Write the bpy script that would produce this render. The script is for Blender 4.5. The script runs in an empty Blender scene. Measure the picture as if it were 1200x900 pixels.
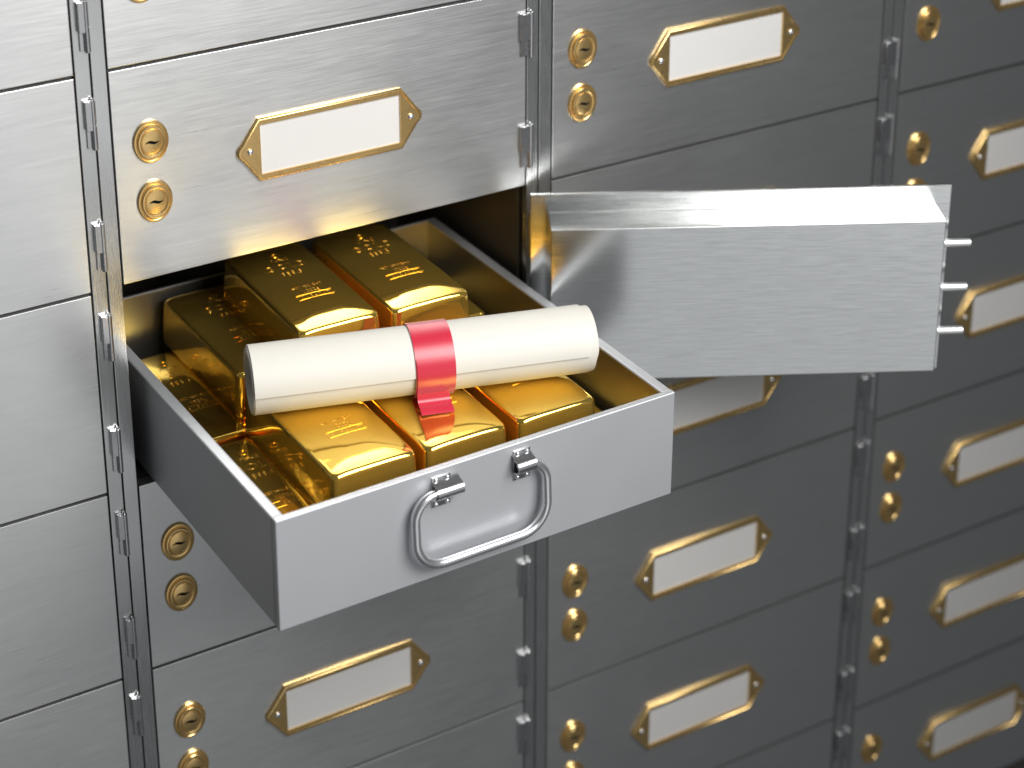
import bpy, bmesh, math, random
from mathutils import Vector, Matrix, Euler
random.seed(7)
scn = bpy.context.scene
COL = scn.collection
PI = math.pi

# ------------------------------------------------------------ materials
def new_mat(name):
    m = bpy.data.materials.new(name); m.use_nodes = True
    nt = m.node_tree
    return m, nt, nt.nodes['Principled BSDF']

def N(nt, t, **kw):
    n = nt.nodes.new(t)
    for k, v in kw.items(): setattr(n, k, v)
    return n

def metal(name, color, rough, axis='x', metallic=1.0, aniso=0.0, rot=0.25, streak=0.10, bump=0.15,
          contrast=0.06, fine=1500.0, long=28.0, smudge=0.04):
    m, nt, p = new_mat(name)
    L = nt.links.new
    tc = N(nt, 'ShaderNodeTexCoord'); oi = N(nt, 'ShaderNodeObjectInfo')
    ml = N(nt, 'ShaderNodeMath', operation='MULTIPLY'); ml.inputs[1].default_value = 37.0
    L(oi.outputs['Random'], ml.inputs[0])
    add = N(nt, 'ShaderNodeVectorMath', operation='ADD')
    L(tc.outputs['Object'], add.inputs[0]); L(ml.outputs[0], add.inputs[1])
    mp = N(nt, 'ShaderNodeMapping')
    mp.inputs['Scale'].default_value = {'x': (long, fine, fine), 'z': (fine, fine, long), 'y': (fine, long, fine)}[axis]
    L(add.outputs[0], mp.inputs[0])
    no = N(nt, 'ShaderNodeTexNoise'); no.inputs['Scale'].default_value = 1.0
    no.inputs['Detail'].default_value = 3.0; no.inputs['Roughness'].default_value = 0.65
    L(mp.outputs[0], no.inputs['Vector'])
    # second, broader streak layer
    mp2 = N(nt, 'ShaderNodeMapping')
    mp2.inputs['Scale'].default_value = tuple(c*0.55 for c in mp.inputs['Scale'].default_value)
    L(add.outputs[0], mp2.inputs[0])
    no2 = N(nt, 'ShaderNodeTexNoise'); no2.inputs['Scale'].default_value = 1.0; no2.inputs['Detail'].default_value = 2.0
    L(mp2.outputs[0], no2.inputs['Vector'])
    mixn = N(nt, 'ShaderNodeMath', operation='ADD'); L(no.outputs['Fac'], mixn.inputs[0]); L(no2.outputs['Fac'], mixn.inputs[1])
    half = N(nt, 'ShaderNodeMath', operation='MULTIPLY'); half.inputs[1].default_value = 0.5; L(mixn.outputs[0], half.inputs[0])
    sm = N(nt, 'ShaderNodeTexNoise'); sm.inputs['Scale'].default_value = 14.0; sm.inputs['Detail'].default_value = 3.0
    L(add.outputs[0], sm.inputs['Vector'])
    # roughness
    mr = N(nt, 'ShaderNodeMapRange'); mr.inputs['From Min'].default_value = 0.3; mr.inputs['From Max'].default_value = 0.7
    mr.inputs['To Min'].default_value = rough - streak; mr.inputs['To Max'].default_value = rough + streak
    L(half.outputs[0], mr.inputs['Value'])
    ms = N(nt, 'ShaderNodeMapRange'); ms.inputs['From Min'].default_value = 0.3; ms.inputs['From Max'].default_value = 0.7
    ms.inputs['To Min'].default_value = -smudge; ms.inputs['To Max'].default_value = smudge
    L(sm.outputs['Fac'], ms.inputs['Value'])
    ra = N(nt, 'ShaderNodeMath', operation='ADD'); L(mr.outputs[0], ra.inputs[0]); L(ms.outputs[0], ra.inputs[1])
    L(ra.outputs[0], p.inputs['Roughness'])
    mc = N(nt, 'ShaderNodeMix', data_type='RGBA')
    mc.inputs[6].default_value = (*[c*(1-contrast) for c in color], 1); mc.inputs[7].default_value = (*[min(1, c*(1+contrast)) for c in color], 1)
    mf = N(nt, 'ShaderNodeMapRange'); mf.inputs['From Min'].default_value = 0.35; mf.inputs['From Max'].default_value = 0.65
    L(half.outputs[0], mf.inputs['Value']); L(mf.outputs[0], mc.inputs[0])
    L(mc.outputs[2], p.inputs['Base Color'])
    p.inputs['Metallic'].default_value = metallic
    if aniso:
        p.inputs['Anisotropic'].default_value = aniso; p.inputs['Anisotropic Rotation'].default_value = rot
        tg = N(nt, 'ShaderNodeTangent', direction_type='UV_MAP'); tg.uv_map = 'brush'
        L(tg.outputs[0], p.inputs['Tangent'])
    if bump:
        b = N(nt, 'ShaderNodeBump'); b.inputs['Strength'].default_value = bump; b.inputs['Distance'].default_value = 0.0001
        L(half.outputs[0], b.inputs['Height']); L(b.outputs[0], p.inputs['Normal'])
    return m

def plain(name, color, rough=0.5, metallic=0.0, noise=0.03, scale=60.0, bump=0.0, spec=0.5, sheen=0.0, rvar=0.04):
    m, nt, p = new_mat(name); L = nt.links.new
    tc = N(nt, 'ShaderNodeTexCoord')
    no = N(nt, 'ShaderNodeTexNoise'); no.inputs['Scale'].default_value = scale; no.inputs['Detail'].default_value = 4
    L(tc.outputs['Object'], no.inputs['Vector'])
    mc = N(nt, 'ShaderNodeMix', data_type='RGBA')
    mc.inputs[6].default_value = (*[c*(1-noise) for c in color], 1); mc.inputs[7].default_value = (*[min(1, c*(1+noise)) for c in color], 1)
    L(no.outputs['Fac'], mc.inputs[0]); L(mc.outputs[2], p.inputs['Base Color'])
    mr = N(nt, 'ShaderNodeMapRange'); mr.inputs['To Min'].default_value = max(0.0, rough-rvar); mr.inputs['To Max'].default_value = rough+rvar
    L(no.outputs['Fac'], mr.inputs['Value']); L(mr.outputs[0], p.inputs['Roughness'])
    p.inputs['Metallic'].default_value = metallic
    p.inputs['Specular IOR Level'].default_value = spec
    if sheen: p.inputs['Sheen Weight'].default_value = sheen
    if bump:
        b = N(nt, 'ShaderNodeBump'); b.inputs['Strength'].default_value = bump; b.inputs['Distance'].default_value = 0.0003
        L(no.outputs['Fac'], b.inputs['Height']); L(b.outputs[0], p.inputs['Normal'])
    return m

M = {}
M['door'] = metal('brushed_steel_door', (0.62, 0.625, 0.62), 0.31, 'x', metallic=0.94, aniso=0.65, rot=0.25, streak=0.035, bump=0.07, contrast=0.045, fine=2300, long=50, smudge=0.012)
M['post'] = metal('brushed_steel_post', (0.60, 0.605, 0.60), 0.25, 'z', metallic=0.95, aniso=0.4, rot=0.0, streak=0.05, bump=0.2, contrast=0.06, fine=2300, long=60)
M['open'] = metal('brushed_steel_inner_door', (0.66, 0.67, 0.665), 0.19, 'x', aniso=0.4, rot=0.25, streak=0.04, bump=0.10, contrast=0.13, fine=2300, long=60, smudge=0.01)
M['drawer'] = plain('satin_steel_drawer', (0.50, 0.51, 0.53), 0.44, 0.55, noise=0.02, scale=18, rvar=0.05)
M['inner_shade'] = plain('drawer_inner_shade_steel', (0.24, 0.24, 0.225), 0.35, 0.9, noise=0.08, scale=18, rvar=0.05)  # drawer steel darkened: shade and dim reflections put into the colour
M['chrome'] = plain('polished_steel', (0.78, 0.78, 0.80), 0.24, 0.93, scale=300)
M['hinge'] = plain('satin_hinge_steel', (0.52, 0.52, 0.53), 0.26, 0.97, scale=300)
M['bolt'] = plain('bright_bolt_steel', (0.82, 0.82, 0.83), 0.32, 0.7, scale=300)
M['gold'] = plain('polished_gold', (0.98, 0.66, 0.135), 0.07, 0.93, noise=0.02, scale=25, rvar=0.03)
M['brass'] = plain('brushed_brass', (0.80, 0.55, 0.23), 0.28, 0.95, noise=0.04, scale=120)
M['card'] = plain('white_card', (0.55, 0.54, 0.525), 0.6, 0.0, noise=0.02, scale=40)
M['black'] = plain('keyway_black', (0.004, 0.004, 0.004), 0.9, spec=0.1)
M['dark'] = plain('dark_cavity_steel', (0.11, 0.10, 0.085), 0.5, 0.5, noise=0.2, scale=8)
M['paper'] = plain('parchment_paper', (0.61, 0.59, 0.535), 0.62, 0.0, noise=0.02, scale=90, bump=0.05)
M['ribbon'] = plain('red_satin_ribbon', (0.50, 0.008, 0.035), 0.35, 0.0, noise=0.03, scale=600, spec=0.8, sheen=0.3)

# ------------------------------------------------------------ mesh helpers
def add_box(bm, a, b, bev=0.0, seg=2, mtx=None):
    r = bmesh.ops.create_cube(bm, size=1.0)
    vs = r['verts']
    c = [(a[i]+b[i])/2 for i in range(3)]; s = [abs(b[i]-a[i]) for i in range(3)]
    for v in vs: v.co = Vector((c[0]+v.co.x*s[0], c[1]+v.co.y*s[1], c[2]+v.co.z*s[2]))
    if bev > 0:
        es = list({e for v in vs for e in v.link_edges})
        r2 = bmesh.ops.bevel(bm, geom=es, offset=bev, segments=seg, profile=0.5, affect='EDGES')
        vs = list({v for f in r2['faces'] for v in f.verts})
    if mtx is not None:
        bmesh.ops.transform(bm, matrix=mtx, verts=vs)
    return vs

def add_lathe(bm, prof, seg=40, mtx=None, close=True):
    """prof: list of (radius, height) around +Z of the local frame"""
    rings = []
    for r, h in prof:
        if r < 1e-7: rings.append([bm.verts.new((0, 0, h))])
        else: rings.append([bm.verts.new((r*math.cos(2*PI*k/seg), r*math.sin(2*PI*k/seg), h)) for k in range(seg)])
    for A, B in zip(rings, rings[1:]):
        for k in range(seg):
            k2 = (k+1) % seg
            if len(A) == 1 and len(B) == 1: continue
            if len(A) == 1: bm.faces.new((A[0], B[k], B[k2]))
            elif len(B) == 1: bm.faces.new((A[k], A[k2], B[0]))
            else: bm.faces.new((A[k], A[k2], B[k2], B[k]))
    vs = [v for R in rings for v in R]
    if mtx is not None: bmesh.ops.transform(bm, matrix=mtx, verts=vs)
    return vs

def add_tube(bm, pts, rad, seg=16, closed=False, mtx=None):
    pts = [Vector(p) for p in pts]; rings = []
    n = len(pts); prev = None
    for i, p in enumerate(pts):
        if i == 0: t = pts[1]-pts[0]
        elif i == n-1: t = pts[-1]-pts[-2]
        else: t = (pts[i+1]-pts[i-1])
        t.normalize()
        if prev is None:
            ref = Vector((0, 1, 0)) if abs(t.y) < 0.9 else Vector((1, 0, 0))
            u = t.cross(ref).normalized()
        else:
            u = (prev - t*prev.dot(t)).normalized()
        prev = u; w = t.cross(u)
        rings.append([bm.verts.new(p+(u*math.cos(2*PI*k/seg)+w*math.sin(2*PI*k/seg))*rad) for k in range(seg)])
    for A, B in zip(rings, rings[1:]):
        for k in range(seg): bm.faces.new((A[k], A[(k+1) % seg], B[(k+1) % seg], B[k]))
    bm.faces.new(rings[0][::-1]); bm.faces.new(rings[-1])
    vs = [v for R in rings for v in R]
    if mtx is not None: bmesh.ops.transform(bm, matrix=mtx, verts=vs)
    return vs

def add_prism(bm, outline, y0, y1, bev=0.0, seg=2):
    """outline: list of (x,z); from y0 (back) to y1 (front, smaller y)"""
    A = [bm.verts.new((x, y0, z)) for x, z in outline]; B = [bm.verts.new((x, y1, z)) for x, z in outline]
    n = len(A); fb = bm.faces.new(A[::-1]); ff = bm.faces.new(B)
    for k in range(n): bm.faces.new((A[k], A[(k+1) % n], B[(k+1) % n], B[k]))
    if bev:
        bmesh.ops.bevel(bm, geom=list(ff.edges), offset=bev, segments=seg, profile=0.5, affect='EDGES')

def brush_uv(me):
    uv = me.uv_layers.new(name='brush')
    for poly in me.polygons:
        n = poly.normal; ax = max(range(3), key=lambda i: abs(n[i]))
        for li in poly.loop_indices:
            co = me.vertices[me.loops[li].vertex_index].co
            if ax == 1: uv.data[li].uv = (co.x, co.z)
            elif ax == 0: uv.data[li].uv = (co.y, co.z)
            else: uv.data[li].uv = (co.x, co.y)

def obj(name, bm, mat, parent=None, loc=(0, 0, 0), smooth=35, wn=True, uv=True):
    bmesh.ops.recalc_face_normals(bm, faces=bm.faces)
    me = bpy.data.meshes.new(name); bm.to_mesh(me); bm.free()
    me.materials.append(mat)
    if smooth:
        for p in me.polygons: p.use_smooth = True
        me.set_sharp_from_angle(angle=math.radians(smooth))
    if uv: brush_uv(me)
    o = bpy.data.objects.new(name, me); COL.objects.link(o); o.location = loc
    if parent: o.parent = parent
    if wn:
        w = o.modifiers.new('weighted', 'WEIGHTED_NORMAL'); w.keep_sharp = True; w.weight = 90
    return o

def thing(name, label, cat, loc=(0, 0, 0), rot=(0, 0, 0), group=None):
    o = bpy.data.objects.new(name, None); COL.objects.link(o)
    o.empty_display_size = 0.02
    o.location = loc; o.rotation_euler = rot; o['label'] = label; o['category'] = cat
    if group: o['group'] = group
    return o

def copy_tree(o, parent=None):
    c = o.copy(); COL.objects.link(c); c.parent = parent
    for ch in list(o.children): copy_tree(ch, c)
    return c

def text_mesh(body, size, extrude, align='CENTER', bold=0.0, xscale=1.0):
    cu = bpy.data.curves.new('txt', 'FONT'); cu.body = body; cu.size = size; cu.extrude = 0
    cu.align_x = align; cu.align_y = 'CENTER'; cu.resolution_u = 2; cu.fill_mode = 'NONE'; cu.bevel_depth = bold; cu.bevel_resolution = 0
    ob = bpy.data.objects.new('txt', cu); COL.objects.link(ob)
    bpy.context.view_layer.update()
    dg = bpy.context.evaluated_depsgraph_get()
    me = bpy.data.meshes.new_from_object(ob.evaluated_get(dg))
    bpy.data.objects.remove(ob); bpy.data.curves.remove(cu)
    for v in me.vertices: v.co.x *= xscale
    return me

# ------------------------------------------------------------ camera
cam_d = bpy.data.cameras.new('camera'); cam = bpy.data.objects.new('camera', cam_d); COL.objects.link(cam)
scn.camera = cam
Q = (0.5242133575930807, -0.36635358843577687, -0.008472381262994598, -0.40631995841990687, -1.1458171081004764, 0.6004361910583418, 2397.0072807566075, 541.4423803744402, 94.22046805859964)
yw, pt, rl = Q[:3]
f = Vector((math.sin(yw)*math.cos(pt), math.cos(yw)*math.cos(pt), math.sin(pt))); rt = Vector((math.cos(yw), -math.sin(yw), 0)); up = rt.cross(f)
rt2 = rt*math.cos(rl)+up*math.sin(rl); up2 = -rt*math.sin(rl)+up*math.cos(rl)
cam.matrix_world = Matrix((( rt2.x, up2.x, -f.x, Q[3]), (rt2.y, up2.y, -f.y, Q[4]), (rt2.z, up2.z, -f.z, Q[5]), (0, 0, 0, 1)))
cam_d.sensor_width = 36.0; cam_d.lens = Q[6]/1200*36.0
cam_d.shift_x = (600-Q[7])/1200; cam_d.shift_y = -(450-Q[8])/1200
cam_d.clip_start = 0.05; cam_d.clip_end = 100
cam_d.dof.use_dof = True; cam_d.dof.focus_distance = 1.34; cam_d.dof.aperture_fstop = 5.0; 

# ------------------------------------------------------------ setting
CW, GAP = 0.3089, 0.0007
COLX = [-0.0211-CW, 0.0, 0.3301, 0.6605]
RH = 0.15
TH = 0.010
def row_top(k): return 0.15 - 0.15*k      # k=0: row above the open box (0..0.15); k=-1: the one above that

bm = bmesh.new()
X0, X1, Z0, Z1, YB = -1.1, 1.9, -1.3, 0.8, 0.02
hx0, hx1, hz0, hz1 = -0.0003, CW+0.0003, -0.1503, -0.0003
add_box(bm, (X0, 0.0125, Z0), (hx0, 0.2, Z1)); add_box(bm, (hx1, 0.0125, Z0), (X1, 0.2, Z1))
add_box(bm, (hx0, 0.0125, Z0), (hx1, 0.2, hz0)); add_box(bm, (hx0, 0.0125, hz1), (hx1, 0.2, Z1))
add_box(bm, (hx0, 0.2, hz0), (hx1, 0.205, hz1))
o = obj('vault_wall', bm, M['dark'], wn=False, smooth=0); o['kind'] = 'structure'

# ------------------------------------------------------------ lock / label holder / hinge prototypes (meshes)
WY = Matrix.Rotation(PI/2, 4, 'X')
FLAT = Matrix.Diagonal((0.90, 0.72, 1.10, 1))    # local +Z -> -Y (towards the viewer)
LOCK_ST = Matrix.Diagonal((1.0, 1.0, 1.0, 1.0))
def lock_mesh_parts(parent, x, z):
    bm = bmesh.new(); s = 1.0
    prof = [(0.0134, 0), (0.0134, 0.0018), (0.0128, 0.0026), (0.0119, 0.0028), (0.0114, 0.0022), (0.0110, 0.0022), (0.0108, 0.0036),
            (0.0102, 0.0045), (0.0092, 0.0047), (0.0084, 0.0043), (0.0079, 0.0034), (0.0077, 0.0034), (0.0074, 0.0040), (0.0069, 0.0042), (0, 0.0042)]
    add_lathe(bm, prof, 48, FLAT @ WY)
    l = obj('lock', bm, M['brass'], parent, (x, 0, z), smooth=28, wn=False)
    # S-shaped keyway
    bm = bmesh.new()
    pts = []
    W = 0.0046
    up_, dn_ = [], []
    for k in range(13):
        t = -1+2*k/12
        cz = 0.0007*math.sin(-t*PI*0.95) + 0.0003*t
        hw = 0.00055*(1-abs(t)**3)*(1.0+0.5*math.cos(t*PI)) + 0.00026
        up_.append((t*W, cz+hw)); dn_.append((t*W, cz-hw))
    add_prism(bm, up_ + dn_[::-1], -0.0029, -0.0032)
    obj('keyway', bm, M['black'], l, wn=False, smooth=0)
    return l

def label_holder(parent, cx, cz):
    bm = bmesh.new()
    hw, hh, tip = 0.0535, 0.0222, 0.0692
    out = [(-hw, hh), (-hw-0.0118, 0.0062), (-tip+0.0005, 0.0028), (-tip, 0.0), (-tip+0.0005, -0.0028), (-hw-0.0118, -0.0062), (-hw, -hh),
           (hw, -hh), (hw+0.0118, -0.0062), (tip-0.0005, -0.0028), (tip, 0), (tip-0.0005, 0.0028), (hw+0.0118, 0.0062), (hw, hh)]
    iw, ih = 0.0525, 0.0177
    # frame ring: outer outline with a rectangular window
    inn = [(-iw, ih), (-iw, -ih), (iw, -ih), (iw, ih)]
    T = -0.0030; B = 0.0012
    # outer shell with rounded border, then window
    def shell():
        n = len(out)
        def scale(o, d):
            res = []
            for i in range(n):
                p0, p1, p2 = Vector(o[i-1]), Vector(o[i]), Vector(o[(i+1) % n])
                e1 = (p1-p0).normalized(); e2 = (p2-p1).normalized()
                n1 = Vector((e1.y, -e1.x)); n2 = Vector((e2.y, -e2.x))
                b = (n1+n2).normalized(); k = d/max(0.4, b.dot(n1))
                res.append(p1+b*k)
            return res
        a = 0
        # orientation test: make sure inset goes inward
        t1 = scale(out, 0.001)
        sgn = 1 if abs(t1[0].x) + abs(t1[0].y) < abs(out[0][0]) + abs(out[0][1]) else -1
        r0 = [bm.verts.new((x, 0, z)) for x, z in out]
        r1 = [bm.verts.new((x, T+0.0010, z)) for x, z in out]
        r2 = [bm.verts.new((v.x, T+0.0002, v.y)) for v in scale(out, sgn*0.0004)]
        r3 = [bm.verts.new((v.x, T, v.y)) for v in scale(out, sgn*0.0010)]
        r4 = [bm.verts.new((v.x, T, v.y)) for v in scale(out, sgn*0.0018)]
        r5 = [bm.verts.new((v.x, T+0.0006, v.y)) for v in scale(out, sgn*0.0022)]
        for A, Bq in ((r0, r1), (r1, r2), (r2, r3), (r3, r4), (r4, r5)):
            for i in range(n): bm.faces.new((A[i], A[(i+1) % n], Bq[(i+1) % n], Bq[i]))
        return r5
    ring = shell()
    TT = T+0.0006
    w = [bm.verts.new((x, TT, z)) for x, z in inn]         # TL, BL, BR, TR window corners
    # corners of ring: 0 = TL, 6 = BL, 7 = BR, 13 = TR
    bm.faces.new(ring[0:7] + [w[1], w[0]])
    bm.faces.new([ring[6], ring[7], w[2], w[1]])
    bm.faces.new(ring[7:14] + [w[3], w[2]])
    bm.faces.new([ring[13], ring[0], w[0], w[3]])
    wb = [bm.verts.new((x, -0.0004, z)) for x, z in inn]
    for i in range(4): bm.faces.new((w[i], w[(i+1) % 4], wb[(i+1) % 4], wb[i]))
    h = obj('label_frame', bm, M['brass'], parent, (cx, 0, cz), smooth=50, wn=False)
    bm = bmesh.new(); add_box(bm, (-iw-0.0006, -0.0009, -ih-0.0006), (iw+0.0006, -0.0001, ih+0.0006))
    obj('label_card', bm, M['card'], h, wn=False, smooth=0)
    for s in (-1, 1):
        bm = bmesh.new()
        add_lathe(bm, [(0.0024, 0), (0.0024, 0.0004), (0.0019, 0.0010), (0.0010, 0.0014), (0, 0.0015)], 20, WY)
        obj('screw', bm, M['chrome'], h, (s*0.0603, TT, 0), wn=False, smooth=60)
    return h

def hinge(parent, x, ztop, leaf, barrel, zh=0.0335):
    """x: barrel axis; leaf: how far the leaf reaches left of the barrel"""
    bm = bmesh.new(); r = barrel
    y = -0.0018
    add_lathe(bm, [(0, -zh), (r*0.8, -zh), (r, -zh+0.0004), (r, -zh/2-0.0002), (r*0.86, -zh/2-0.0001), (r*0.86, -zh/2+0.0001), (r, -zh/2+0.0002), (r, -0.0004), (r*0.8, 0), (0, 0)], 24,
              Matrix.Translation((0, y, 0)))
    add_lathe(bm, [(0, 0), (r*0.45, 0), (r*0.45, 0.0012), (0, 0.0016)], 16, Matrix.Translation((0, y, 0)))
    add_box(bm, (-leaf, y-r*0.8, -zh*0.60), (0, 0.0, -0.0004), 0.0003, 1)
    add_box(bm, (-leaf+0.0006, -0.0012, -zh*0.97), (0, 0.0, -zh*0.55), 0.0002, 1)
    return obj('hinge', bm, M['hinge'], parent, (x, 0, ztop), wn=False, smooth=40)

# ------------------------------------------------------------ closed deposit boxes
CWD = {0: (-0.0104-(-0.0211), 0.0052, 0.0020), 1: (0.0037, 0.0085, 0.0021), 2: (0.0162, 0.0125, 0.0023), 3: (0.0150, 0.0090, 0.0021)}
def make_box(c):
    t = thing('deposit_box', 'x', 'deposit box', (COLX[c], 0, 0), group='closed deposit boxes in the vault wall')
    bm = bmesh.new()
    add_box(bm, (GAP, 0.0, -RH+0.0012), (CW-GAP, TH, -0.0010), 0.0006, 2)
    obj('door_panel', bm, M['door'], t)
    lock_mesh_parts(t, 0.0255, -RH+0.0972); lock_mesh_parts(t, 0.0257, -RH+0.0556)
    label_holder(t, 0.1536, -RH+0.0752)
    off, leaf, br = CWD[c]
    hinge(t, CW+off-0.0015, -0.0165, leaf, br); hinge(t, CW+off-0.0015, -0.1012, leaf, br)
    return t

LAB = {
 (0, -1): 'steel box cut off by the top left corner of the photo',
 (0, 0): 'bright plain steel box in the far left column, beside the two upper brass locks',
 (0, 1): 'plain steel box in the far left column, directly left of the open compartment',
 (0, 2): 'plain steel box in far left column, left of the two locks beneath the open compartment',
 (0, 3): 'plain steel box in the bottom left corner of the photo, no lock showing',
 (1, -1): 'bright steel box at the top edge, left middle column, only its lower strip showing',
 (1, 0): 'bright box directly above the open drawer, gold glow along its lower edge',
 (1, 2): 'box right under the open drawer, two locks showing, label hidden',
 (1, 3): 'steel box with two locks and brass label frame, second below the open drawer',
 (1, 4): 'steel box at bottom edge below the drawer, only a blank upper corner showing',
 (2, 0): 'steel box with two locks and white label, right above the swung open door',
 (2, 1): 'steel box almost wholly hidden behind the swung open door, only its upper strip showing',
 (2, 2): 'steel box whose label peeks out under the swung open door',
 (2, 3): 'box with two locks and full label frame, just below and right of drawer',
 (2, 4): 'blurred box with label frame near the bottom edge, right middle column',
 (2, 5): 'blurred blank dark steel box cut off by the bottom edge, right middle column',
 (3, 0): 'steel box in the top right corner of the photo, a single lock in view',
 (3, 1): 'far right column box whose upper lock and label show just above the open door',
 (3, 2): 'steel box in the far right column, its label frame beside the locking bolts',
 (3, 3): 'far right column box with two locks in view just below the open door',
 (3, 4): 'dim blurred box in the far right column, second one below the open door',
 (3, 5): 'darkest blurred steel box in the bottom right corner of the photo',
}
protos = {}
for (c, k), lab in LAB.items():
    if c not in protos:
        t = make_box(c); protos[c] = t
    else:
        t = copy_tree(protos[c])
    t.location = (COLX[c], 0, row_top(k)); t['label'] = lab

# ------------------------------------------------------------ frame posts between the columns
PX = [(-0.0211, -0.0104, 0.0), (0.3089, 0.3191, 0.3301), (0.6394, 0.6499, 0.6605)]
PL = ['double steel frame post left of the open drawer with hinges down its middle seam',
      'double steel frame post between drawer compartment and swung open door',
      'thin double steel frame post passing behind the far end of the open door']
for (a, b_, c_), lab in zip(PX, PL):
    t = thing('frame_post', lab, 'frame post', (b_, 0, -0.9), group='frame posts between the box columns')
    for (p, q_) in ((a+0.0004, b_-0.0005), (b_+0.0005, c_-0.0003)):
        bm = bmesh.new(); add_box(bm, (p-b_, 0.0002, 0), (q_-b_, 0.006, 1.4), 0.0005, 2)
        obj('post_strip', bm, M['post'], t)

# ------------------------------------------------------------ open door
DA = 0.4859
dt = thing('open_deposit_door', 'wide open steel door showing its brushed inner face, three locking bolts at its right end', 'door',
           (0.3065, -0.0100, -0.0022), (0, 0, -DA))
# local: x along the door, -y is the side the camera sees (normal), z down from 0
W_, H_ = 0.3051, 0.1500
bm = bmesh.new(); add_box(bm, (0, 0, -H_), (W_, 0.0035, 0), 0.0005, 2); obj('door_plate', bm, M['open'], dt)
bm = bmesh.new(); add_box(bm, (0.0124, -0.0290, -0.1362), (0.2948, -0.0005, -0.0146), 0.0009, 3)
add_box(bm, (0.0140, -0.0006, -0.1346), (0.2924, 0.0005, -0.0162)); obj('inner_casing', bm, M['open'], dt)
for zb in (-0.0390, -0.0745, -0.1100):
    bm = bmesh.new()
    add_lathe(bm, [(0.0029, 0), (0.0029, 0.0235), (0.0024, 0.0240), (0, 0.0240)], 28, Matrix.Rotation(PI/2, 4, 'Y'))
    obj('locking_bolt', bm, M['bolt'], dt, (0.2935, -0.0150, zb), wn=False)
for zz in (-0.018, -0.103):
    bm = bmesh.new()
    add_lathe(bm, [(0, -0.033), (0.0021, -0.033), (0.0021, 0), (0, 0)], 20, Matrix.Translation((0.0006, 0.0062, 0)))
    obj('hinge', bm, M['hinge'], dt, (0, 0, zz), wn=False)

# ------------------------------------------------------------ drawer
DLOC = (0.012, -0.1984, -0.0714); DROT = (0.0101, 0, 0.0113)
dr = thing('open_drawer', 'grey satin steel drawer pulled out of the wall and filled with gold bars', 'drawer', DLOC, DROT)
DM = Matrix.Translation(DLOC) @ Euler(DROT).to_matrix().to_4x4()
DW, DH, DL = 0.2909, 0.078, 0.314
ts, tf = 0.0080, 0.0050
bm = bmesh.new(); add_box(bm, (0, 0, -DH), (DW, tf, 0), 0.0010, 3); obj('front_panel', bm, M['drawer'], dr)
for x in (0, DW-ts):
    bm = bmesh.new(); add_box(bm, (x, tf+0.0001-0.0003, -DH+0.0003), (x+ts, DL, -0.0003), 0.0014, 3); obj('side_panel', bm, M['drawer'], dr)
bm = bmesh.new(); add_box(bm, (ts-0.0005, DL-0.003, -DH+0.001), (DW-ts+0.0005, DL-0.0004, -0.0006), 0.0004, 1); obj('back_panel', bm, M['drawer'], dr)
bm = bmesh.new(); add_box(bm, (ts-0.001, tf-0.001, -DH+0.0006), (DW-ts+0.001, DL-0.002, -DH+0.0025)); obj('bottom_panel', bm, M['drawer'], dr)
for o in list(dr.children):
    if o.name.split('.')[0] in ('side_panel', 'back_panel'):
        o.data.materials.append(M['inner_shade'])  # inward faces take the painted-in shade, same steel otherwise
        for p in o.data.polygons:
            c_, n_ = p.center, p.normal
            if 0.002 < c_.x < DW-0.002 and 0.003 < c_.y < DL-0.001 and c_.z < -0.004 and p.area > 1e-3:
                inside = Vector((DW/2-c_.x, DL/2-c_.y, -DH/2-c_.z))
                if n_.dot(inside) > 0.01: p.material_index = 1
# handle
xl, xr, zt_, zb_ = 0.0912, 0.1868, -0.0138, -0.0628
yo = -0.0052
def tilt(z): return yo - 0.0030*(zt_-z)/(zt_-zb_)      # hangs slightly forward at the bottom
path = []
def arc(cx, cz, r, a0, a1, n=10):
    for i in range(n+1):
        a = math.radians(a0+(a1-a0)*i/n); path.append((cx+r*math.cos(a), cz+r*math.sin(a)))
path.append((0.1215, zt_)); rT, rB = 0.0150, 0.0200
path.append((0.114, zt_))
arc(xl+rT, zt_-rT, rT, 90, 180); arc(xl+rB, zb_+rB, rB, 180, 270); arc(xr-rB, zb_+rB, rB, 270, 360); arc(xr-rT, zt_-rT, rT, 0, 90)
path.append((0.170, zt_)); path.append((0.1665, zt_))
bm = bmesh.new(); add_tube(bm, [(x, tilt(z), z) for x, z in path], 0.0031, 24)
hb = obj('handle', bm, M['chrome'], dr, wn=False, smooth=50)
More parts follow.
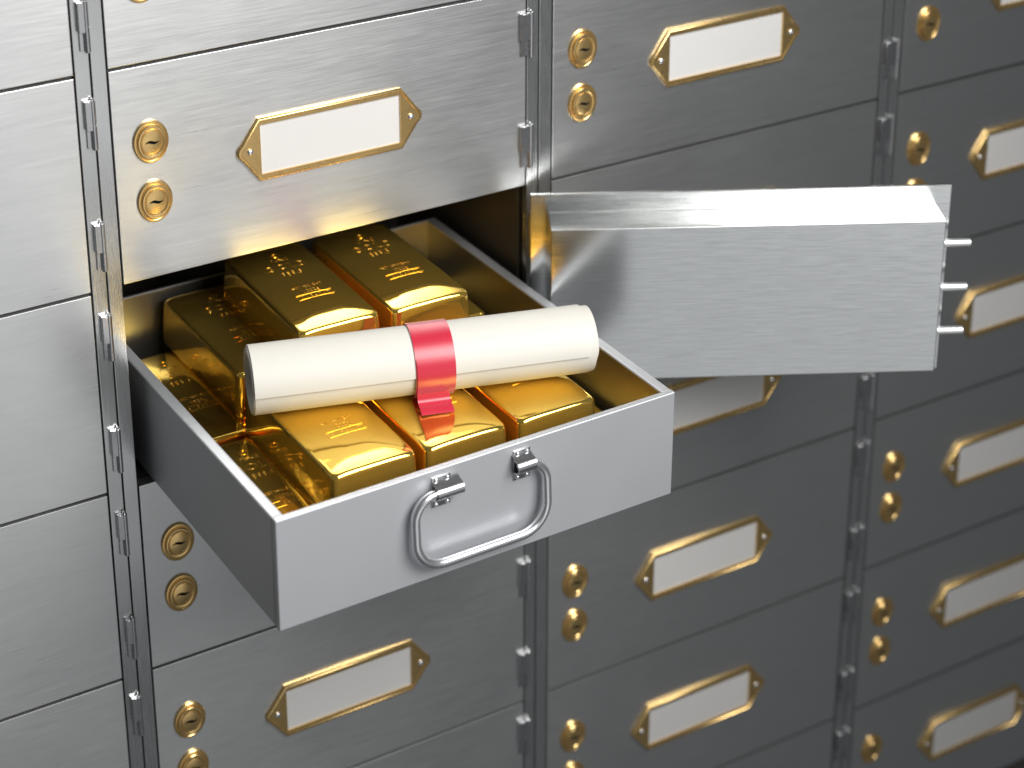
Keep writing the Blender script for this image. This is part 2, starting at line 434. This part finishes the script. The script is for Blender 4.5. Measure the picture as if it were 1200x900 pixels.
for (a, b_, e0, e1) in ((0.1058, 0.1192, 0.1058, 0.1245), (0.1651, 0.1775, 0.1640, 0.1776)):
    bm = bmesh.new()
    add_box(bm, (a, -0.0010, -0.0262), (b_, 0.0003, -0.0048), 0.0003, 2)
    # sleeve: one bent sheet, plate flange > round over the handle end > plate flange
    ro, th_ = 0.0045, 0.0008
    prof = [(-0.0008, zt_+0.0066), (-0.0022, zt_+0.0058), (-0.0040, zt_+0.0050)]
    for i in range(15):
        an = math.radians(15+150*i/14); prof.append((yo-ro*math.sin(an), zt_+ro*math.cos(an)))
    prof += [(-0.0040, zt_-0.0050), (-0.0022, zt_-0.0058), (-0.0008, zt_-0.0066)]
    o1 = [bm.verts.new((e0, y, z)) for y, z in prof]; o2 = [bm.verts.new((e1, y, z)) for y, z in prof]
    def inner(y, z):
        v = Vector((y-yo, z-zt_)); v.length = max(0.0034, v.length-th_); return (yo+v.x, zt_+v.y)
    ip = [inner(*p) for p in prof]
    i1 = [bm.verts.new((e0, y, z)) for y, z in ip]; i2 = [bm.verts.new((e1, y, z)) for y, z in ip]
    for k in range(len(prof)-1):
        bm.faces.new((o1[k], o2[k], o2[k+1], o1[k+1])); bm.faces.new((i1[k], i1[k+1], i2[k+1], i2[k]))
        bm.faces.new((o1[k], o1[k+1], i1[k+1], i1[k])); bm.faces.new((o2[k], i2[k], i2[k+1], o2[k+1]))
    br = obj('bracket', bm, M['hinge'], hb, wn=False, smooth=50)
    for xx in (a+0.0028, b_-0.0026):
        for zz in (-0.0068, -0.0240):
            bm = bmesh.new(); add_lathe(bm, [(0.0016, 0), (0.0015, 0.0006), (0.0009, 0.0012), (0, 0.0014)], 16, WY)
            r_ = obj('rivet', bm, M['chrome'], dr, (xx, -0.0010, zz), wn=False, smooth=60)

# ------------------------------------------------------------ gold bars
BH, BW, BL, BE = 0.0350, 0.0632, 0.1320, 0.0022
CROWN = 0.0022
def _ab(x, y):
    k = BE*0.75+0.0036*0.85; c = 0.0245
    a = 1-max(0.0, min(1.0, (BW/2-k-abs(x))/c)); b = 1-max(0.0, min(1.0, (BL/2-k-abs(y))/c))
    return math.sqrt(a**4+b**4)
def top_h(x, y): return BH+CROWN*(1-_ab(x, y))
def droop(x, y): return CROWN*max(0.0, _ab(x, y)-1)
def bar_bm():
    bm = bmesh.new()
    def ring(hw, hl, r, z, n=5, top=False):
        pts = []
        for (sx, sy, a0) in ((1, 1, 0), (-1, 1, 90), (-1, -1, 180), (1, -1, 270)):
            for i in range(n+1):
                a = math.radians(a0+90*i/n)
                pts.append((sx*(hw-r)+r*math.cos(a), sy*(hl-r)+r*math.sin(a)))
        full = []
        m = len(pts)
        for i, p in enumerate(pts):
            full.append(p)
            if i % (n+1) == n:
                q_ = pts[(i+1) % m]
                for k in range(1, 14): full.append((p[0]+(q_[0]-p[0])*k/14, p[1]+(q_[1]-p[1])*k/14))
        return [bm.verts.new((x, y, (top_h(x, y) if top else z - droop(x, y)*min(1, max(0, (z-BH*0.5)/(BH*0.5)))))) for x, y in full]
    hw, hl = BW/2, BL/2; e = BE; R = 0.0036; rc = 0.0050
    rings = [ring(hw-0.0012, hl-0.0012, rc, 0), ring(hw-0.0002, hl-0.0002, rc, 0.0008), ring(hw, hl, rc, 0.002)]
    for t in (0.25, 0.5, 0.75, 1.0):
        z = 0.002 + (BH-R-0.002)*t; k = e*0.75*t
        rings.append(ring(hw-k, hl-k, rc, z))
    for i in range(1, 7):
        a = math.radians(90*i/6); k = e*0.75 + (R*0.85)*(1-math.cos(a)); z = BH-R+R*math.sin(a)
        rings.append(ring(hw-k, hl-k, max(0.0015, rc-(R*0.5)*(1-math.cos(a))), z - (0.0 if i < 6 else 0.0)))
    # very slight dish of the poured top
    k = e*0.75+R*0.85
    for d in (0.0015, 0.003, 0.005, 0.0075, 0.010, 0.013, 0.016, 0.019, 0.022, 0.0245):
        t = d/0.0245
        rings.append(ring(hw-k-d, hl-k-d, max(0.0010, 0.004*(1-t)), BH, top=True))
    for A, B in zip(rings, rings[1:]):
        n = len(A)
        for i in range(n): bm.faces.new((A[i], A[(i+1) % n], B[(i+1) % n], B[i]))
    bm.faces.new(rings[0][::-1]); bm.faces.new(rings[-1])
    return bm

def stamp_mesh():
    bm = bmesh.new(); z = BH+CROWN-0.0001
    y0 = -BL/2+BE       # front top edge
    rows = [('FINE', 0.0052, 0.1000, 1.35), ('GOLD', 0.0108, 0.0893, 1.12), ('999.9', 0.0074, 0.0775, 1.0), ('NET WEIGHT', 0.0040, 0.0550, 0.98), ('1000g', 0.0052, 0.0482, 1.0),
            ('A 1 8 5 0 4 2', 0.0040, 0.0408, 1.0)]
    for body, size, y, xs in rows:
        me = text_mesh(body, size, 0, bold=0.00008 if size > 0.0045 else 0.00006, xscale=xs)
        for v in me.vertices:
            v.co += Vector((0.0012, y0+y, 0))
            v.co.z += top_h(v.co.x, v.co.y) + 0.00003
        bm.from_mesh(me); bpy.data.meshes.remove(me)
    # cartouche border around the serial number
    cx, cy, w, h, t, zz = 0.0012, y0+0.0408, 0.0140, 0.0031, 0.00022, 0.00014
    zz = top_h(cx, cy)+0.00002
    add_tube(bm, [(cx-w+0.001, cy-h, zz), (cx+w-0.001, cy-h, zz), (cx+w, cy-h+0.001, zz), (cx+w, cy+h-0.001, zz), (cx+w-0.001, cy+h, zz), (cx-w+0.001, cy+h, zz),
                  (cx-w, cy+h-0.001, zz), (cx-w, cy-h+0.001, zz), (cx-w+0.001, cy-h, zz)], 0.00008, 6)
    # small oval emblem with rays
    ex, ey = 0.0012, y0+0.1078
    pts = [(ex+0.0036*math.cos(2*PI*i/20), ey+0.0026*math.sin(2*PI*i/20), z+0.0001) for i in range(21)]
    add_tube(bm, pts, 0.00014, 6)
    for i in range(3):
        add_tube(bm, [(ex-0.0022+0.0022*i, ey-0.0018, z+0.0001), (ex-0.0022+0.0022*i, ey+0.0016, z+0.0001)], 0.00012, 6)
    me = bpy.data.meshes.new('stamp'); bm.to_mesh(me); bm.free(); me.materials.append(M['gold'])
    return me
STAMP = stamp_mesh()

Z0B = -DH+0.0028
def w2l(x, y): # world front-left-bottom corner -> drawer-local
    v = DM.inverted() @ Vector((x, y, -0.146)); return v.x, v.y
bars = []
top = [(1, 0.0660, -0.0240, 0.004, 'dark gold bar in the middle tier at the left, just behind the left scroll end'),
       (2, 0.0985, -0.0545, -0.022, 'top tier gold bar on the left, behind the plain part of the scroll'),
       (2, 0.1665, -0.0580, -0.012, 'top tier gold bar on the right, directly behind the ribbon'),
       (1, 0.0635, -0.1685, -0.007, 'gold bar at the drawer front, leftmost of the three large ones below the scroll'),
       (1, 0.1290, -0.1700, -0.006, 'gold bar at the drawer front with the red ribbon tail lying on it'),
       (1, 0.1970, -0.1710, -0.003, 'gold bar at the drawer front, rightmost of the three large ones below the scroll'),
       (1, 0.1310, -0.0340, 0.000, 'middle tier gold bar seen only in the dark gap between the two top bars'),
       (1, 0.1960, -0.0330, 0.000, 'middle tier gold bar whose right corner peeks out beside the ribbon side top bar')]
proto = None
def place_bar(xw, yw_, lvl, yaw, lab, local=False):
    global proto
    if proto is None:
        t = thing('gold_bar', lab, 'gold bar', group='gold bars stacked in the drawer')
        obj('bar_body', bar_bm(), M['gold'], t, smooth=75, wn=False, uv=False)
        s = bpy.data.objects.new('stamp', STAMP); COL.objects.link(s); s.parent = t
        proto = t
    else: t = copy_tree(proto)
    t['label'] = lab; t['group'] = 'gold bars stacked in the drawer'
    lx, ly = (xw, yw_) if local else w2l(xw, yw_)
    c, s_ = math.cos(yaw), math.sin(yaw)
    px = lx + BW/2*c - BL/2*s_; py = ly + BW/2*s_ + BL/2*c
    t.matrix_world = DM @ Matrix.Translation((px, py, Z0B + lvl*(BH+CROWN*0.75))) @ Matrix.Rotation(yaw, 4, 'Z')
    return t
for (lvl, x, y, yaw, lab) in top: place_bar(x, y, lvl, yaw, lab)
low = [((0.0205, -0.0360), 'low back gold bar along the left drawer side, stamp mirrored in the bar above'),
       ((0.2280, -0.0360), 'low gold bar against the right drawer side, a sliver above the scroll'),
       ((0.0205, -0.1720), 'low gold bar in the front left corner of the drawer'),
       ((0.2275, -0.1720), 'low gold bar in the front right corner of the drawer, only its edge showing')]
for ((x, y), lab) in low: place_bar(x, y, 0, 0.0, lab)

# ------------------------------------------------------------ scroll
A_ = Vector((0.0534, -0.0756, -0.0484)); B_ = Vector((0.2713, -0.1397, -0.0484))
ax = (B_-A_).normalized(); LEN = (B_-A_).length
fr = Vector((ax.y, -ax.x, 0)).normalized()     # horizontal, towards the camera
if fr.y > 0: fr = -fr
R0 = 0.0236
sroot = thing('paper_scroll', 'rolled cream paper scroll lying across the gold bars', 'scroll', tuple(A_), (0, 0, math.atan2(ax.y, ax.x)))
# local frame: x along the scroll, -y front, z up
def spiral_pt(th, off=0.0):
    r = R0 - (0.00150 if th < 2*PI else 0.0)*th/(2*PI) - (0.0 if th < 2*PI else 0.00150+0.0006*(th/(2*PI)-1)) + off
    # th from 0 (front, slightly above horizontal) going up, over, behind and below
    a = th + math.radians(-2)
    return (-math.cos(a)*r, math.sin(a)*r)
bm = bmesh.new()
turns, per = 7.0, 72
n = int(turns*per); NX = 2
rows_o, rows_i = [], []
for i in range(n+1):
    th = 2*PI*i/per
    tw = i/per
    xe0 = 0.0 + 0.0006*math.sin(tw*1.7) - 0.0004*min(tw, 1)
    xe1 = LEN - 0.0060*(1-min(1.0, max(0.0, (tw-0.80)/0.22))) - 0.0010*min(1.0, max(0.0, tw-1.3)) + 0.0003*math.sin(tw*2.3)
    bulge = 0.00012*math.sin(th*3+0.5)
    for rows_, off in ((rows_o, 0.0), (rows_i, -0.00045)):
        y, z = spiral_pt(th, off+bulge*0.4)
        rows_.append([bm.verts.new((xe0+(xe1-xe0)*j/8, y, z)) for j in range(9)])
for rows_ in (rows_o, rows_i):
    for A, B in zip(rows_, rows_[1:]):
        for j in range(8): bm.faces.new((A[j], A[j+1], B[j+1], B[j]))
for i in range(n):
    for j in (0, 8): bm.faces.new((rows_o[i][j], rows_o[i+1][j], rows_i[i+1][j], rows_i[i][j]))
for i in (0, n):
    for j in range(8): bm.faces.new((rows_o[i][j], rows_o[i][j+1], rows_i[i][j+1], rows_i[i][j]))
obj('rolled_sheet', bm, M['paper'], sroot, smooth=45, wn=False, uv=False)
# ribbon: wraps the roll, then its tail falls over the front onto the bar
RR = R0+0.0005
band = []
for i in range(61):
    a = math.radians(-38 + (360-0)*i/60)       # full turn round the roll
    band.append((-math.cos(a)*RR, math.sin(a)*RR))
xc = LEN*0.518
bm = bmesh.new()
def strip(bm, prof, x0f, x1f, th=0.00035):
    F, Bk = [], []
    m = len(prof)
    for i, (y, z) in enumerate(prof):
        p0 = Vector(prof[max(0, i-1)]); p1 = Vector(prof[min(m-1, i+1)]); t = (p1-p0).normalized(); nn = Vector((-t.y, t.x))
        xs = [x0f(i/(m-1)) + (x1f(i/(m-1))-x0f(i/(m-1)))*j/6 for j in range(7)]
        F.append([bm.verts.new((x, y+nn.x*th/2, z+nn.y*th/2)) for x in xs]); Bk.append([bm.verts.new((x, y-nn.x*th/2, z-nn.y*th/2)) for x in xs])
    for R_ in (F, Bk):
        for A, B in zip(R_, R_[1:]):
            for j in range(6): bm.faces.new((A[j], A[j+1], B[j+1], B[j]))
    for i in range(m-1):
        for j in (0, 6): bm.faces.new((F[i][j], F[i+1][j], Bk[i+1][j], Bk[i][j]))
    for i in (0, m-1):
        for j in range(6): bm.faces.new((F[i][j], F[i][j+1], Bk[i][j+1], Bk[i][j]))
strip(bm, band, lambda t: xc-0.0135, lambda t: xc+0.0128)
rb = obj('ribbon_band', bm, M['ribbon'], sroot, smooth=50, wn=False, uv=False)
tail = []
for i in range(14):
    a = math.radians(28 - 62*i/13); tail.append((-math.cos(a)*(RR+0.0007), math.sin(a)*(RR+0.0007)))
y, z = tail[-1]
base = -R0-0.0001
for (yy, zz) in ((y-0.0004, z-0.0016), (-0.0208, -0.0158), (-0.0212, -0.0178), (-0.0222, -0.0194), (-0.0240, -0.0204), (-0.0262, -0.0207), (-0.0284, -0.0210), (-0.0304, -0.0219), (-0.0322, -0.0231)):
    tail.append((yy, zz))
# smooth the tail
for _ in range(2):
    t2 = [tail[0]]
    for p, q_ in zip(tail, tail[1:]):
        t2.append((0.75*p[0]+0.25*q_[0], 0.75*p[1]+0.25*q_[1])); t2.append((0.25*p[0]+0.75*q_[0], 0.25*p[1]+0.75*q_[1]))
    t2.append(tail[-1]); tail = t2
bm = bmesh.new()
strip(bm, tail, lambda t: xc-0.0130+0.0008*t, lambda t: xc+0.0085+0.0022*max(0, t-0.5))
obj('ribbon_tail', bm, M['ribbon'], sroot, smooth=60, wn=False, uv=False)

# ------------------------------------------------------------ lights
w = bpy.data.worlds.new('World'); scn.world = w; w.use_nodes = True
w.node_tree.nodes['Background'].inputs[0].default_value = (0.9, 0.95, 1.0, 1); w.node_tree.nodes['Background'].inputs[1].default_value = 0.085
def area(name, loc, target, sx, sy, power, color=(1, 1, 1), spread=180):
    d = bpy.data.lights.new(name, 'AREA'); d.shape = 'RECTANGLE'; d.size = sx; d.size_y = sy; d.energy = power; d.color = color
    d.spread = math.radians(spread)
    o = bpy.data.objects.new(name, d); COL.objects.link(o); o.location = loc
    v = (Vector(target)-Vector(loc)); o.rotation_euler = v.to_track_quat('-Z', 'Y').to_euler()
    return o
area('softbox_key', (0.42, -0.98, 0.72), (0.08, 0, 0.06), 0.80, 0.78, 8.6, (1, 0.995, 0.98), 95)
area('softbox_fill', (0.05, -1.4, -0.75), (0.2, 0, -0.15), 1.1, 0.8, 1.4, (0.97, 0.985, 1.0))
area('added_fill_upper', (0.30, -1.4, -0.26), (0.05, 0, 0.05), 1.1, 0.50, 0.95, (1, 1, 1))  # added fill lamp, mirrored by the upper left box fronts to brighten them

scn.view_settings.view_transform = 'Standard'; scn.view_settings.look = 'None'; scn.view_settings.exposure = 0; scn.view_settings.gamma = 1
scn.render.engine = 'CYCLES'
scn.cycles.max_bounces = 12; scn.cycles.glossy_bounces = 8
scn.cycles.use_denoising = True
scn.cycles.sample_clamp_indirect = 6.0
